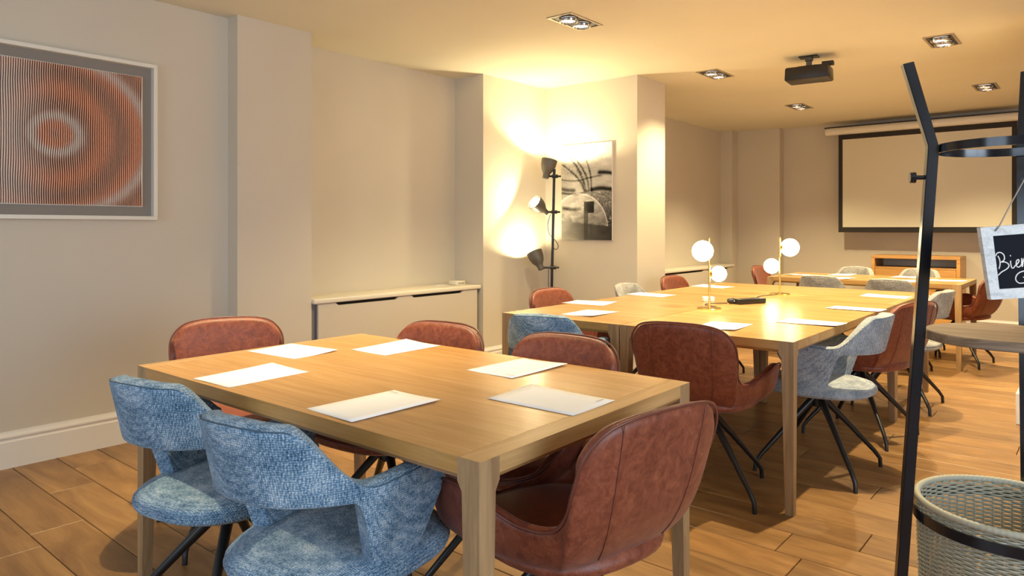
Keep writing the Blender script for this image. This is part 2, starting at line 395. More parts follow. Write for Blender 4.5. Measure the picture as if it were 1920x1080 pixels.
# ------------------------------------------------------------------ tables
TZ, TT = 0.75, 0.052
def cham(bm, w, d):
    """chamfers the outer bottom edges of a tabletop piece"""
    zb = TZ - TT + 0.002; es = []
    for e in bm.edges:
        a, b = (v.co for v in e.verts)
        if a.z < zb and b.z < zb and ((abs(abs(a.y) - d) < 0.003 and abs(abs(b.y) - d) < 0.003 and a.y * b.y > 0) or (abs(abs(a.x) - w) < 0.003 and abs(abs(b.x) - w) < 0.003 and a.x * b.x > 0)): es.append(e)
    bmesh.ops.bevel(bm, geom=es, offset=0.014, segments=1, affect='EDGES', clamp_overlap=True); recalc(bm); return bm
def table(label, x0, y0, x1, y1, ends='x', rz=0, group=None):
    cx, cy = (x0 + x1) / 2, (y0 + y1) / 2; w, d = (x1 - x0) / 2 - 0.0018, (y1 - y0) / 2 - 0.0018
    t = thing('conference_table', label, 'table', (cx, cy, 0), rz, group)
    e = 0.062
    cb = lambda *q: cham(B(*q), w, d)
    if ends == 'x':
        mesh_obj('tabletop', cb(-w + e + 0.0008, -d, TZ - TT, w - e - 0.0008, d, TZ), M_oakX, t)
        for s in (-1, 1): mesh_obj('end_board', cb(s * (w - e), -d, TZ - TT, s * w, d, TZ), M_oakY, t)
    else:
        mesh_obj('tabletop', cb(-w, -d + e + 0.0008, TZ - TT, w, d - e - 0.0008, TZ), M_oakX, t)
        for s in (-1, 1): mesh_obj('end_board', cb(-w, s * (d - e), TZ - TT, w, s * d, TZ), M_oakX, t)
    a, b = 0.066, 0.036
    for sx in (-1, 1):
        for sy in (-1, 1):
            bm = bmesh.new()
            # leg tapers on its inner faces; small haunch at the top
            secs = [(0.0, b), (TZ - TT - 0.022, 0.053), (TZ - TT, 0.066), (TZ - 0.0012, 0.066)]; u = 0.0005
            R = []
            for z, s in secs:
                R.append([bm.verts.new((sx * (w + u) - sx * p * s, sy * (d + u) - sy * q * s, z)) for p, q in ((0, 0), (1, 0), (1, 1), (0, 1))])
            for A, D in zip(R, R[1:]):
                for k in range(4): bm.faces.new((A[k], A[(k + 1) % 4], D[(k + 1) % 4], D[k]))
            bm.faces.new(R[0]); bm.faces.new(R[-1]); recalc(bm)
            bmesh.ops.bevel(bm, geom=[e_ for e_ in bm.edges if abs((e_.verts[0].co - e_.verts[1].co).z) > 0.01], offset=0.0015, segments=1, affect='EDGES')
            mesh_obj('leg', bm, M_oakZ, t)
    return t
table('separate oak table in the foreground with six sheets of paper', -2.646, 1.065, -1.0, 2.062, 'x', 0.012)
table('left oak table of the middle cluster, nearest the floor lamp', -2.677, 3.083, -1.888, 5.03, 'y')
table('right oak table of the middle cluster, its near leg standing free', -1.886, 3.083, -1.02, 5.03, 'y')
table('oak table closing the far end of the middle cluster, under the rear brass lamp', -2.677, 5.032, -1.02, 6.12, 'x')
table('farthest oak table in front of the projection screen', -2.64, 7.17, -0.949, 8.12, 'x')

# ------------------------------------------------------------------ paper sheets
def paper(x, y, rz, label, group, curl=0.004):
    bm = bmesh.new(); nx, ny = 6, 8; w, h = 0.21, 0.297; G = {}
    cc = random.random() * 6
    for i in range(nx + 1):
        for j in range(ny + 1):
            u, v = i / nx - 0.5, j / ny - 0.5
            z = 0.0008 + curl * (max(0, math.cos(cc) * u + math.sin(cc) * v) * 1.3) ** 2 * 2 + 0.0006 * (1 + math.sin(5 * u + cc))
            G[i, j] = bm.verts.new((u * w, v * h, z))
    for i in range(nx):
        for j in range(ny): bm.faces.new((G[i, j], G[i + 1, j], G[i + 1, j + 1], G[i, j + 1]))
    o = mesh_obj('paper_sheet', bm, M_paper, smooth=3.2)
    o.location = (x, y, TZ); o.rotation_euler = (0, 0, rz); tag(o, label, 'paper', group)
    m = o.modifiers.new('thick', 'SOLIDIFY'); m.thickness = 0.0005; m.offset = -1
    bm = bmesh.new()
    for k in range(5): box(bm, -0.09 + k * 0.008, 0.118, 0.0, -0.084 + k * 0.008, 0.122, 0.0004)
    recalc(bm); q = mesh_obj('printed_mark', bm, M_ink, o); q.location = (0, 0, 0.0042)
    return o
g1 = 'blank paper sheets on the foreground table'; g2 = 'blank paper sheets on the middle tables'; g3 = 'blank paper sheets on the farthest table'
H_ = PI / 2
for a in (
    (-2.47, 1.575, H_ + 0.08, 'white sheet at the left short end of the foreground table', g1),
    (-2.165, 1.23, 0.06, 'white sheet at the left front corner of the foreground table, before the farther blue chair', g1),
    (-2.215, 1.895, PI + 0.02, 'white sheet at the far edge of the foreground table, left one of two', g1),
    (-1.57, 1.895, PI - 0.03, 'white sheet at the far edge of the foreground table, right one of two', g1),
    (-1.54, 1.24, -0.04, 'large curled white sheet in front of the nearest blue chair', g1),
    (-1.205, 1.60, H_ + PI + 0.02, 'white sheet at the right short end of the foreground table, before the wine-brown chair', g1),
    (-2.59, 3.86, H_ + 0.1, 'white sheet on the left table before the orange chair nearest the floor lamp', g2),
    (-2.27, 3.39, 0.05, 'white sheet at the near edge of the left table of the middle cluster', g2),
    (-2.56, 4.63, H_, 'white sheet on the left table before the pale grey chair by the wall', g2),
    (-2.53, 5.63, H_ - 0.1, 'white sheet at the far left of the middle cluster, behind the brass lamp', g2),
    (-1.46, 3.37, 0.1, 'white sheet partly hidden behind the near brown chair back, in the lamp reflection', g2),
    (-1.165, 3.79, H_ - 0.02, 'white sheet at the right edge of the middle cluster nearest the camera', g2),
    (-1.155, 4.61, H_ - 0.02, 'white sheet at the right edge of the middle cluster, second from the camera', g2),
    (-1.205, 5.61, H_ - 0.03, 'white sheet at the right edge of the middle cluster, farthest from the camera', g2),
    (-2.44, 7.65, H_, 'white sheet at the left end of the farthest table', g3),
    (-2.13, 7.95, PI, 'white sheet at the back edge of the farthest table, left one of two', g3),
    (-1.54, 7.95, PI, 'white sheet at the back edge of the farthest table, right one of two', g3),
    (-1.13, 7.68, H_, 'white sheet at the right end of the farthest table', g3),
    (-1.99, 7.40, 0, 'white sheet just showing over the left dark grey chair back', g3),
    (-1.42, 7.40, 0, 'white sheet just showing over the right dark grey chair back', g3)):
    paper(*a)

# ------------------------------------------------------------------ chairs (local frame: sitter faces +y, origin on the floor under the hub)
def add_base(t, rb):
    """black swivel base: round hub, seat plate, four splayed legs with upright tips"""
    h = mesh_obj('hub', LT([(0, 0.325), (0.030, 0.325), (0.034, 0.33), (0.034, 0.40), (0.028, 0.405), (0, 0.405)], 24), M_black, t, smooth=0.6)
    mesh_obj('seat_plate', B(-0.09, -0.09, 0.400, 0.09, 0.09, 0.412, 0.004), M_black, t)
    for k in range(4):
        a = rb + PI / 4 + k * PI / 2; c, s = math.cos(a), math.sin(a)
        pts = [(c * 0.02, s * 0.02, 0.375), (c * 0.16, s * 0.16, 0.235), (c * 0.305, s * 0.305, 0.085), (c * 0.335, s * 0.335, 0.045), (c * 0.338, s * 0.338, 0.0)]
        mesh_obj('leg', T(pts, [0.0185, 0.015, 0.0115, 0.0105, 0.0098], 8), M_black, t, smooth=0.9)
RIM = [(0, -.368, .826), (.11, -.364, .822), (.188, -.350, .802), (.234, -.325, .748), (.240, -.298, .675), (.230, -.262, .600), (.236, -.215, .556),
       (.268, -.140, .556), (.300, -.045, .590), (.316, .045, .614), (.312, .130, .600), (.285, .190, .545), (.235, .228, .490), (.13, .258, .458), (0, .265, .452)]
def shell_chair(t, fabric=None):
    fabric = fabric or M_rust
    half = catmull(RIM, 5)
    rim = half + [Vector((-p.x, p.y, p.z)) for p in reversed(half[1:-1])]
    N, Mv = len(rim), 16
    bm = bmesh.new(); G = []
    for p in rim:
        col = []
        q = Vector((p.x, p.y)); back = max(0, min(1, (p.z - 0.46) / 0.37)) if p.y < 0 else 0
        P1 = Vector((p.x * 0.95, p.y * (0.80 if p.y < 0 else 0.95), 0.405))
        P2 = Vector((p.x * (0.94), p.y * (0.86 if p.y < 0 else 0.99), 0.405 + (p.z - 0.405) * 0.42))
        P0 = Vector((p.x * 0.25, p.y * 0.25, 0.410)); 
        for j in range(Mv + 1):
            s = j / Mv
            col.append(bm.verts.new(P0 * (1 - s) ** 3 + P1 * 3 * s * (1 - s) ** 2 + P2 * 3 * s * s * (1 - s) + p * s ** 3))
        G.append(col)
    for i in range(N):
        A, D = G[i], G[(i + 1) % N]
        for j in range(Mv): bm.faces.new((A[j], A[j + 1], D[j + 1], D[j]))
    bm.faces.new([G[i][0] for i in range(N)])
    recalc(bm)
    o = mesh_obj('shell', bm, fabric, t, smooth=3.2)
    if o.data.polygons[0].normal.z > 0: o.data.flip_normals()
    m = o.modifiers.new('s', 'SOLIDIFY'); m.thickness = 0.034; m.offset = -1; m.use_even_offset = False
    m = o.modifiers.new('u', 'SUBSURF'); m.levels = 1; bake(o)
    # piping on the outer rim
    pb = T([p + Vector((0, 0, 0.002)) for p in rim], 0.0042, 6, closed=True)
    mesh_obj('piping', pb, M_pipe, t, smooth=3.2)
    # seat cushion
    bm = bmesh.new(); prof = [(0, 0.487), (0.5, 0.486), (0.80, 0.480), (0.93, 0.468), (1.0, 0.448), (0.985, 0.43), (0.9, 0.42), (0, 0.418)]
    n = 40; rings = []
    for r, z in prof:
        if r == 0: rings.append([bm.verts.new((0, -0.01, z))]); continue
        ring = []
        for k in range(n):
            a = 2 * PI * k / n; ca, sa = math.cos(a), math.sin(a)
            ring.append(bm.verts.new((0.240 * r * math.copysign(abs(ca) ** 0.75, ca), -0.01 + 0.245 * r * math.copysign(abs(sa) ** 0.75, sa), z)))
        rings.append(ring)
    for A, D in zip(rings, rings[1:]):
        for k in range(n):
            k2 = (k + 1) % n
            if len(A) == 1: bm.faces.new((A[0], D[k], D[k2]))
            elif len(D) == 1: bm.faces.new((A[k], D[0], A[k2]))
            else: bm.faces.new((A[k], D[k], D[k2], A[k2]))
    recalc(bm); mesh_obj('seat_cushion', bm, fabric, t, smooth=3.2)
    # stitched seams down the outside of the back
    for sx in (-1, 1):
        pts = []
        i = 7
        p = half[i]
        P1 = Vector((p.x * 0.95, p.y * 0.80, 0.405)); P2 = Vector((p.x * 0.94, p.y * 0.86, 0.405 + (p.z - 0.405) * 0.42)); P0 = Vector((p.x * 0.25, p.y * 0.25, 0.410))
        for j in range(6, 17):
            s = j / 16; q = P0 * (1 - s) ** 3 + P1 * 3 * s * (1 - s) ** 2 + P2 * 3 * s * s * (1 - s) + p * s ** 3
            pts.append((sx * q.x, q.y - 0.0006, q.z))
        mesh_obj('seam', T(pts, 0.0013, 5), M_pipe, t, smooth=3.2)
def sstep(a, b, x):
    x = max(0, min(1, (x - a) / (b - a))); return x * x * (3 - 2 * x)
def tweed_chair(t, fabric):
    # curved band: high back, sweeping down to arms that come down to the seat at the sides
    N, Mv = 64, 10; A0 = 102
    bm = bmesh.new(); G = []
    def ztop(a):
        z = 0.826 - 0.008 * sstep(0, 28, a) - 0.150 * sstep(27, 60, a)
        z += 0.012 * sstep(62, 86, a)
        z -= 0.060 * sstep(88, 102, a)
        return z
    def zbot(a): return 0.634 - 0.205 * sstep(55, 66, a)
    def P(deg, s):
        a = abs(deg); sg = 1 if deg >= 0 else -1
        z = zbot(a) + (ztop(a) - zbot(a)) * s
        low = sstep(56, 70, a)
        lean = (z - 0.44)
        aa = a - low * (1 - s) * 0.45 * max(0, a - 62)
        r = math.radians(aa)
        rx = 0.196 + 0.036 * min(1, max(0, lean) / 0.22)
        ry = 0.250 + 0.25 * max(0, lean)
        x = sg * rx * min(1.0, abs(math.sin(r)) ** 0.78); y = -ry * math.cos(r) + 0.02
        if aa > 60: y += 0.05 * sstep(60, 100, aa)
        return Vector((x, y, z))
    for i in range(N + 1):
        deg = -A0 + 2 * A0 * i / N
        G.append([bm.verts.new(P(deg, j / Mv)) for j in range(Mv + 1)])
    for i in range(N):
        for j in range(Mv): bm.faces.new((G[i][j], G[i][j + 1], G[i + 1][j + 1], G[i + 1][j]))
    recalc(bm)
    o = mesh_obj('backrest', bm, fabric, t, smooth=3.2)
    m = o.modifiers.new('s', 'SOLIDIFY'); m.thickness = 0.052; m.offset = 0; m.use_rim = True
    m = o.modifiers.new('u', 'SUBSURF'); m.levels = 2; bake(o)
    pts = []
    for i in range(65):
        deg = -96 + 192 * i / 64; p = P(deg, 0.955); q = P(deg, 0.90)
        n = Vector((p.x * 1.0, p.y * 1.0, 0)).normalized()
        pts.append(p + n * 0.0235)
    mesh_obj('seam', T(pts, 0.0017, 5), M_seamb if fabric is not M_tweed_lit else M_matt, t, smooth=3.2)
    # deep rounded seat
    bm = bmesh.new(); n = 48; rings = []
    prof = [(0, 0.478), (0.45, 0.477), (0.78, 0.471), (0.93, 0.459), (0.99, 0.444), (0.975, 0.440), (1.0, 0.433), (0.985, 0.422), (0.92, 0.411), (0.6, 0.404), (0, 0.402)]
    for r, z in prof:
        if r == 0: rings.append([bm.verts.new((0, 0.01, z))]); continue
        ring = []
        for k in range(n):
            a = 2 * PI * k / n; ca, sa = math.cos(a), math.sin(a)
            ex = 0.80
            ring.append(bm.verts.new((0.250 * r * math.copysign(abs(ca) ** ex, ca), 0.015 + (0.285 if sa < 0 else 0.265) * r * math.copysign(abs(sa) ** ex, sa), z)))
        rings.append(ring)
    for A, D in zip(rings, rings[1:]):
        for k in range(n):
            k2 = (k + 1) % n
            if len(A) == 1: bm.faces.new((A[0], D[k], D[k2]))
            elif len(D) == 1: bm.faces.new((A[k], D[0], A[k2]))
            else: bm.faces.new((A[k], D[k], D[k2], A[k2]))
    recalc(bm); mesh_obj('seat', bm, fabric, t, smooth=3.2)
protos = {}
def chair(kind, x, y, facing, rb, label, group):
    """facing: heading of the sitter in degrees (0 = +x, 90 = +y); rb: base rotation relative to the room"""
    rz = math.radians(facing - 90)
    key = kind
    if key not in protos:
        t = thing({'rust': 'shell_armchair'}.get(kind, 'tweed_armchair'), label, 'chair', (x, y, 0), rz, group)
        if kind == 'rust': shell_chair(t)
        else: tweed_chair(t, {'blue': M_tweed, 'grey': M_tweed_lit, 'mix': M_mix}[kind])
        add_base(t, math.radians(rb) - rz)
        protos[key] = t
        return t
    t = copy_tree(protos[key]); t.location = (x, y, 0); t.rotation_euler = (0, 0, rz)
    # turn the swivel base independently of the seat
    base0 = protos[key].get('base', 0)
    tag(t, label, 'chair', group); return t
CH = [
 ('blue', -1.50, 1.095, 99, 'nearest pale blue tweed armchair with open back, tucked under the foreground table'),
 ('blue', -2.09, 1.12, 101, 'blue tweed armchair at the left corner of the foreground table, behind the nearest chair'),
 ('rust', -1.115, 1.525, 169, 'wine-brown shell armchair at the right end of the foreground table, seen from behind'),
 ('rust', -2.77, 1.49, -24, 'rust shell armchair at the left end of the foreground table, by the beige wall'),
 ('rust', -2.17, 1.81, -83, 'rust shell armchair behind the foreground table, in front of the recess cabinet'),
 ('rust', -1.565, 1.87, -86, 'rust shell armchair behind the foreground table, overlapping a blue chair back'),
 ('blue', -2.19, 2.98, 108, 'blue tweed armchair at the near left corner of the middle table cluster'),
 ('rust', -1.46, 3.17, 96, 'brown shell armchair at the near side of the middle tables, curved arm beside the leg'),
 ('mix', -1.13, 3.79, 180, 'pale blue-grey tweed armchair, nearest on the right side of the middle tables'),
 ('rust', -1.13, 4.60, 161, 'rust shell armchair on the right side of the middle tables between two tweed chairs'),
 ('grey', -1.12, 5.56, 176, 'pale grey tweed armchair seen just behind the black coat stand post'),
 ('rust', -2.58, 3.86, 0, 'orange shell armchair by the left wall, in front of the floor lamp'),
 ('grey', -2.49, 4.64, 0, 'pale grey tweed armchair by the left wall, below the black and white picture'),
 ('rust', -2.56, 5.62, 0, 'orange shell armchair at the far left of the middle tables, beside the white pier'),
 ('grey', -1.95, 6.86, 90, 'dark grey chair back before the farthest table, left one of two'),
 ('grey', -1.37, 6.76, 90, 'dark grey chair back before the farthest table, right one of two'),
 ('grey', -2.08, 8.03, -90, 'pale grey armchair behind the farthest table, left one of two'),
 ('grey', -1.47, 8.06, -90, 'pale grey armchair behind the farthest table, in front of the oak sideboard'),
 ('rust', -2.60, 7.74, 0, 'orange shell armchair at the left end of the farthest table'),
 ('rust', -1.05, 7.62, 162, 'rust shell armchair at the right end of the farthest table, beside the hanging sign'),
]
for k, x, y, f, lab in CH:
    chair(k, x, y, f, 0, lab, 'tweed armchairs around the tables' if k != 'rust' else 'shell armchairs around the tables')

# ------------------------------------------------------------------ ceiling downlights
def spot(loc, e, size, blend, aim=(0, 0, 0), r=0.02):
    return lamp('downlight_beam', 'SPOT', loc, e, WARM, aim, spot_size=math.radians(size), spot_blend=blend, shadow_soft_size=r)
dl = None
DL = [(-2.66, 3.80, 'the bright one above the left wall corner', 1.0), (-2.62, 5.88, 'left of the projector', 0.85), (-2.60, 8.04, 'the far one below the projector', 1.35),
      (-0.90, 5.90, 'above the leaning black post of the coat stand', 1.5), (-0.87, 8.08, 'above the screen at the right', 1.7)]
def downlight(x, y, lab):
    t = thing('ceiling_downlight', 'twin recessed ceiling spotlight, ' + lab, 'light', (x, y, CZ), 0, 'recessed twin ceiling spotlights')
    bm = bmesh.new(); w, d, e = 0.097, 0.185, 0.018
    for q in ((-w, -d, -w + e, d), (w - e, -d, w, d), (-w + e, -d, w - e, -d + e), (-w + e, d - e, w - e, d)): box(bm, q[0], q[1], -0.006, q[2], q[3], -0.0006, 0.001)
    recalc(bm); mesh_obj('frame', bm, M_steel, t)
    mesh_obj('recess_tray', B(-w + e, -d + e, -0.0025, w - e, d - e, -0.0006), M_blackp, t)
    for s in (-1, 1):
        g = mesh_obj('lamp_ring', LT([(0.058, 0.0), (0.064, -0.008), (0.060, -0.020), (0.052, -0.022), (0.048, -0.012)], 28), M_chrome, t, smooth=0.8, loc=(0, s * 0.074, -0.003))
        mesh_obj('lamp_disc', LT([(0.0505, -0.004), (0.0, -0.004)], 28), M_lamp_on, g, smooth=3.2)
    return t
for x, y, lab, k in DL:
    downlight(x, y, lab)
    for s in (-1, 1): spot((x, y + s * 0.074, CZ - 0.03), SPOT_W * k * (1.7 if s < 0 else 0.3), 120, 0.8)
# fixtures above and beside the camera, outside the frame
for x, y, k in ((-2.66, 1.7, 1.1), (-0.88, 3.8, 1.5), (-0.88, 1.7, 0.06)):
    for s in (-1, 1): spot((x, y + s * 0.074, CZ - 0.03), SPOT_W * k * (1.7 if s < 0 else 0.3), 84 if y < 3 else 120, 0.9)

# ------------------------------------------------------------------ ceiling projector
t = thing('ceiling_projector', 'black projector hanging from the ceiling on a short bracket', 'projector', (-1.79, 5.77, CZ), math.radians(6))
mesh_obj('ceiling_plate', B(-0.07, -0.05, -0.008, 0.07, 0.05, -0.0006, 0.002), M_blackp, t)
mesh_obj('bracket', LT([(0, -0.008), (0.030, -0.008), (0.030, -0.035), (0.022, -0.04), (0.022, -0.075), (0.032, -0.082), (0, -0.082)], 20), M_grip, t, smooth=0.6)
bm = bmesh.new(); box(bm, -0.168, -0.12, -0.195, 0.168, 0.12, -0.090, 0.014, 2)
for v in bm.verts:
    if v.co.z < -0.14: v.co.x *= 0.97; v.co.y *= 0.93
    if v.co.z > -0.12: v.co.x *= 0.95; v.co.y *= 0.90
recalc(bm); mesh_obj('projector_body', bm, M_blackp, t, smooth=0.5)
mesh_obj('cradle', B(-0.075, -0.06, -0.094, 0.075, 0.06, -0.080, 0.003), M_black, t)
ln = mesh_obj('lens_housing', LT([(0, 0), (0.040, 0), (0.042, 0.02), (0.036, 0.024), (0.030, 0.012), (0, 0.012)], 24, look((0.085, 0.105, -0.15), (0, 1, 0))), M_grip, t, smooth=0.6)
mesh_obj('underside_panel', B(0.02, -0.06, -0.194, 0.12, 0.08, -0.188, 0.003), M_grip, t)
mesh_obj('receiver_box', B(0.10, -0.04, -0.090, 0.185, 0.01, -0.058, 0.004), M_blackp, t)

# ------------------------------------------------------------------ projection screen on the far wall
t = thing('projection_screen', 'pull-down projection screen with black border and white roller case on the back wall', 'screen', (-1.63, 9.5, 2.43))
mesh_obj('roller_case', LT([(0, -1.11), (0.040, -1.11), (0.048, -1.10), (0.048, 1.10), (0.040, 1.11), (0, 1.11)], 20, look((0, 0, 0.045), (1, 0, 0))), M_white, t, smooth=0.6)
mesh_obj('case_rail', B(-1.12, -0.02, 0.09, 1.12, 0.02, 0.104, 0.002), M_blackp, t)
mesh_obj('border', B(-0.955, -0.002, -1.225, 0.895, 0.001, 0.0), M_sblack, t)
mesh_obj('screen_surface', B(-0.905, -0.0035, -1.172, 0.845, -0.002, -0.066), M_screen, t)
mesh_obj('bottom_bar', T([(-0.955, 0, -1.226), (0.895, 0, -1.226)], 0.010, 10), M_sblack, t, smooth=0.8)
for s in (-0.8, 0.8): mesh_obj('wall_bracket', B(s - 0.02, 0.0, 0.06, s + 0.02, 0.249, 0.088), M_white, t)

# ------------------------------------------------------------------ oak sideboard below the screen
t = thing('oak_sideboard', 'honey oak sideboard with an open shelf above closed doors, below the screen', 'sideboard', (-1.695, 9.47, 0))
w, f, bk = 0.455, -0.20, 0.25
mesh_obj('top_board', B(-w, f, 0.885, w, bk, 0.922, 0.002), M_cred, t)
for s in (-1, 1): mesh_obj('side_panel', B(s * w, f, 0, s * (w - 0.036), bk, 0.8845, 0.002), M_cred, t)
mesh_obj('shelf', B(-w + 0.037, f + 0.01, 0.768, w - 0.037, bk - 0.01, 0.786), M_cred, t)
mesh_obj('back_panel', B(-w + 0.037, bk - 0.022, 0.08, w - 0.037, bk - 0.012, 0.884), M_shelfp, t)
mesh_obj('bottom_board', B(-w + 0.037, f + 0.01, 0.06, w - 0.037, bk - 0.023, 0.08), M_cred, t)
for a, b in ((-w + 0.039, -0.002), (0.002, w - 0.039)): mesh_obj('door', B(a, f + 0.002, 0.084, b, f + 0.020, 0.765, 0.001), M_cred, t)

# ------------------------------------------------------------------ framed pictures
# left wall: relief print of fine vertical ribs with concentric waves, in a white box frame
t = thing('framed_relief', 'large orange and white ribbed relief picture in a white box frame on the left wall', 'picture', (-4.34, 1.31, 1.748))
h, wd, dp, fr = 0.459, 0.525, 0.045, 0.022
for n_, q in (('frame_rail', (0.0008, -wd, h - fr, dp, wd, h)), ('frame_rail', (0.0008, -wd, -h, dp, wd, -h + fr)), ('frame_stile', (0.0008, -wd, -h + fr, dp, -wd + fr, h - fr)), ('frame_stile', (0.0008, wd - fr, -h + fr, dp, wd, h - fr))):
    mesh_obj(n_, B(*q, 0.0015), M_white, t)
mesh_obj('mount_board', B(0.0008, -wd + fr, -h + fr, 0.006, wd - fr, h - fr), M_matt, t)
M_relief = vcol('relief_print', 0.5)
AW, AH = 0.448, 0.378; NR = 84; NZ = 110
me = bpy.data.meshes.new('ribbed_print'); vs = []; fs = []; cols = []
def wave(u, v):
    """radial bands: 0 = rust, 1 = white"""
    r = math.hypot(u * 1.0, v * 1.15)
    a = math.exp(-((r - 0.115) / 0.030) ** 2) * 0.95
    b = math.exp(-((r - 0.49) / 0.032) ** 2) * 0.8
    c = 0.95 * sstep(0.06, -0.30, u) * (0.55 + 0.45 * math.cos(v * 3)) * sstep(0.09, 0.17, r)
    d = 0.15 * math.exp(-(r / 0.05) ** 2)
    return min(1, max(a, b, c) + d)
for j in range(NZ + 1):
    v = -AH + 2 * AH * j / NZ
    for i in range(NR * 4):
        ph = i % 4; k = i // 4
        u0 = -AW + 2 * AW * (k + (0.02, 0.30, 0.56, 0.90)[ph]) / NR
        r = math.hypot(u0, v); u = u0 + 0.004 * math.sin(r * 34) * math.exp(-r * 3)
        zz = (0.012, 0.026, 0.026, 0.012)[ph]
        w_ = wave(u0, v)
        base = Vector((0.85, 0.21, 0.02)) * (0.6 + 0.6 * math.sin(r * 17 + 0.6) ** 2); lite = Vector((0.95, 0.86, 0.76))
        f = (0.0 + 0.25 * w_, 0.22 + 0.9 * w_, 0.9 + 0.1 * w_, 0.0 + 0.2 * w_)[ph]
        if ph in (0, 3): base = base * 0.3
        c = base.lerp(lite, min(1, f)); vs.append((zz, u, v)); cols.append((*c, 1))
W4 = NR * 4
for j in range(NZ):
    for i in range(W4 - 1): fs.append((j * W4 + i, j * W4 + i + 1, (j + 1) * W4 + i + 1, (j + 1) * W4 + i))
me.from_pydata(vs, [], fs); ca = me.color_attributes.new('Col', 'FLOAT_COLOR', 'POINT')
for i, c in enumerate(cols): ca.data[i].color = c
me.materials.append(M_relief); o = link(bpy.data.objects.new('ribbed_print', me)); o.parent = t
mesh_obj('print_backing', B(0.0062, -AW - 0.004, -AH - 0.004, 0.0115, AW + 0.004, AH + 0.004), M_white, t)
# corner wall: glossy black and white abstract photograph
t = thing('glossy_photo_panel', 'tall glossy black and white abstract photo panel beside the floor lamp', 'picture', (-3.685, 5.46, 1.580))
mesh_obj('panel', B(-0.283, -0.022, -0.450, 0.283, -0.0008, 0.450, 0.001), M_white, t)
M_photo = vcol('photo_print', 0.12, spec=0.6)
NX, NY = 110, 176; me = bpy.data.meshes.new('photo_print'); vs = []; fs = []; cols = []
from mathutils import noise as mn
def photo(s, v):
    """s 0..1 across, v 0..1 downwards -> grey"""
    n = mn.fractal(Vector((s * 5, v * 22, 0.3)), 0.7, 2.0, 5) * 0.5
    n2 = mn.fractal(Vector((s * 28, v * 60, 3.3)), 0.6, 2.0, 3) * 0.5
    g = 0.82 - 0.18 * sstep(0.0, 0.35, v) + 0.16 * n
    g -= 0.35 * sstep(0.12, 0.30, v) * (1 - s) * sstep(0.5, 0.2, v) * (0.5 + n2)
    for (x0, y0, x1, y1, bow, wd_) in ((0.0, 0.03, 0.50, 0.50, -0.10, 0.030), (0.28, 0.14, 0.56, 0.50, -0.07, 0.022), (0.50, 0.16, 0.60, 0.50, -0.04, 0.016), (0.02, 0.20, 0.48, 0.50, -0.08, 0.026)):
        if y0 < v < y1:
            q = (v - y0) / (y1 - y0); xx = x0 + (x1 - x0) * q - bow * math.sin(PI * q)
            g -= 0.62 * math.exp(-((s - xx) / wd_) ** 2) * (0.65 + 0.6 * n2)
    for (vv, th, s0, s1, a) in ((0.325, 0.020, 0.74, 1.0, 0.65), (0.49, 0.024, 0.60, 1.0, 0.7), (0.36, 0.008, 0.0, 0.8, 0.35), (0.46, 0.022, 0.0, 0.28, 0.5), (0.50, 0.010, 0.0, 0.55, 0.4), (0.66, 0.018, 0.02, 0.40, 0.40)):
        g -= a * math.exp(-((v - vv - 0.02 * math.sin(s * 6)) / th) ** 2) * sstep(s0 - 0.04, s0 + 0.03, s) * sstep(s1 + 0.04, s1 - 0.03, s)
    if v > 0.5:
        e = ((s - 0.35) / 0.58) ** 2 + ((v - 0.88) / 0.37) ** 2          # pale dome
        if e > 1: g = 0.22 + 0.5 * abs(n2) * 2.2 if s > 0.55 else g - 0.1
        else: g += 0.10 * math.sin((s + v * 1.6) * 26 + n * 6) * 0.6
        if 0.93 < e < 1.0: g += 0.25
        g -= 0.30 * sstep(0.56, 0.9, v)
    if v > 0.80 + 0.06 * s: g = 0.33 - 0.25 * s + 0.05 * n
    if 0.46 < s < 0.54 and v > 0.68: g *= 0.35
    if 0.46 < s < 0.66 and 0.60 < v < 0.72: g = 0.10 + 0.08 * n2
    return max(0.012, min(0.9, g))
for j in range(NY + 1):
    for i in range(NX + 1):
        s, v = i / NX, j / NY; g = photo(s, v) ** 1.6
        vs.append((-0.281 + 0.562 * s, -0.0225, 0.448 - 0.896 * v)); cols.append((g, g * 0.97, g * 0.92, 1))
for j in range(NY):
    for i in range(NX): a = j * (NX + 1) + i; fs.append((a, a + NX + 1, a + NX + 2, a + 1))
me.from_pydata(vs, [], fs); ca = me.color_attributes.new('Col', 'FLOAT_COLOR', 'POINT')
for i, c in enumerate(cols): ca.data[i].color = c
me.materials.append(M_photo); o = link(bpy.data.objects.new('photo_print', me)); o.parent = t

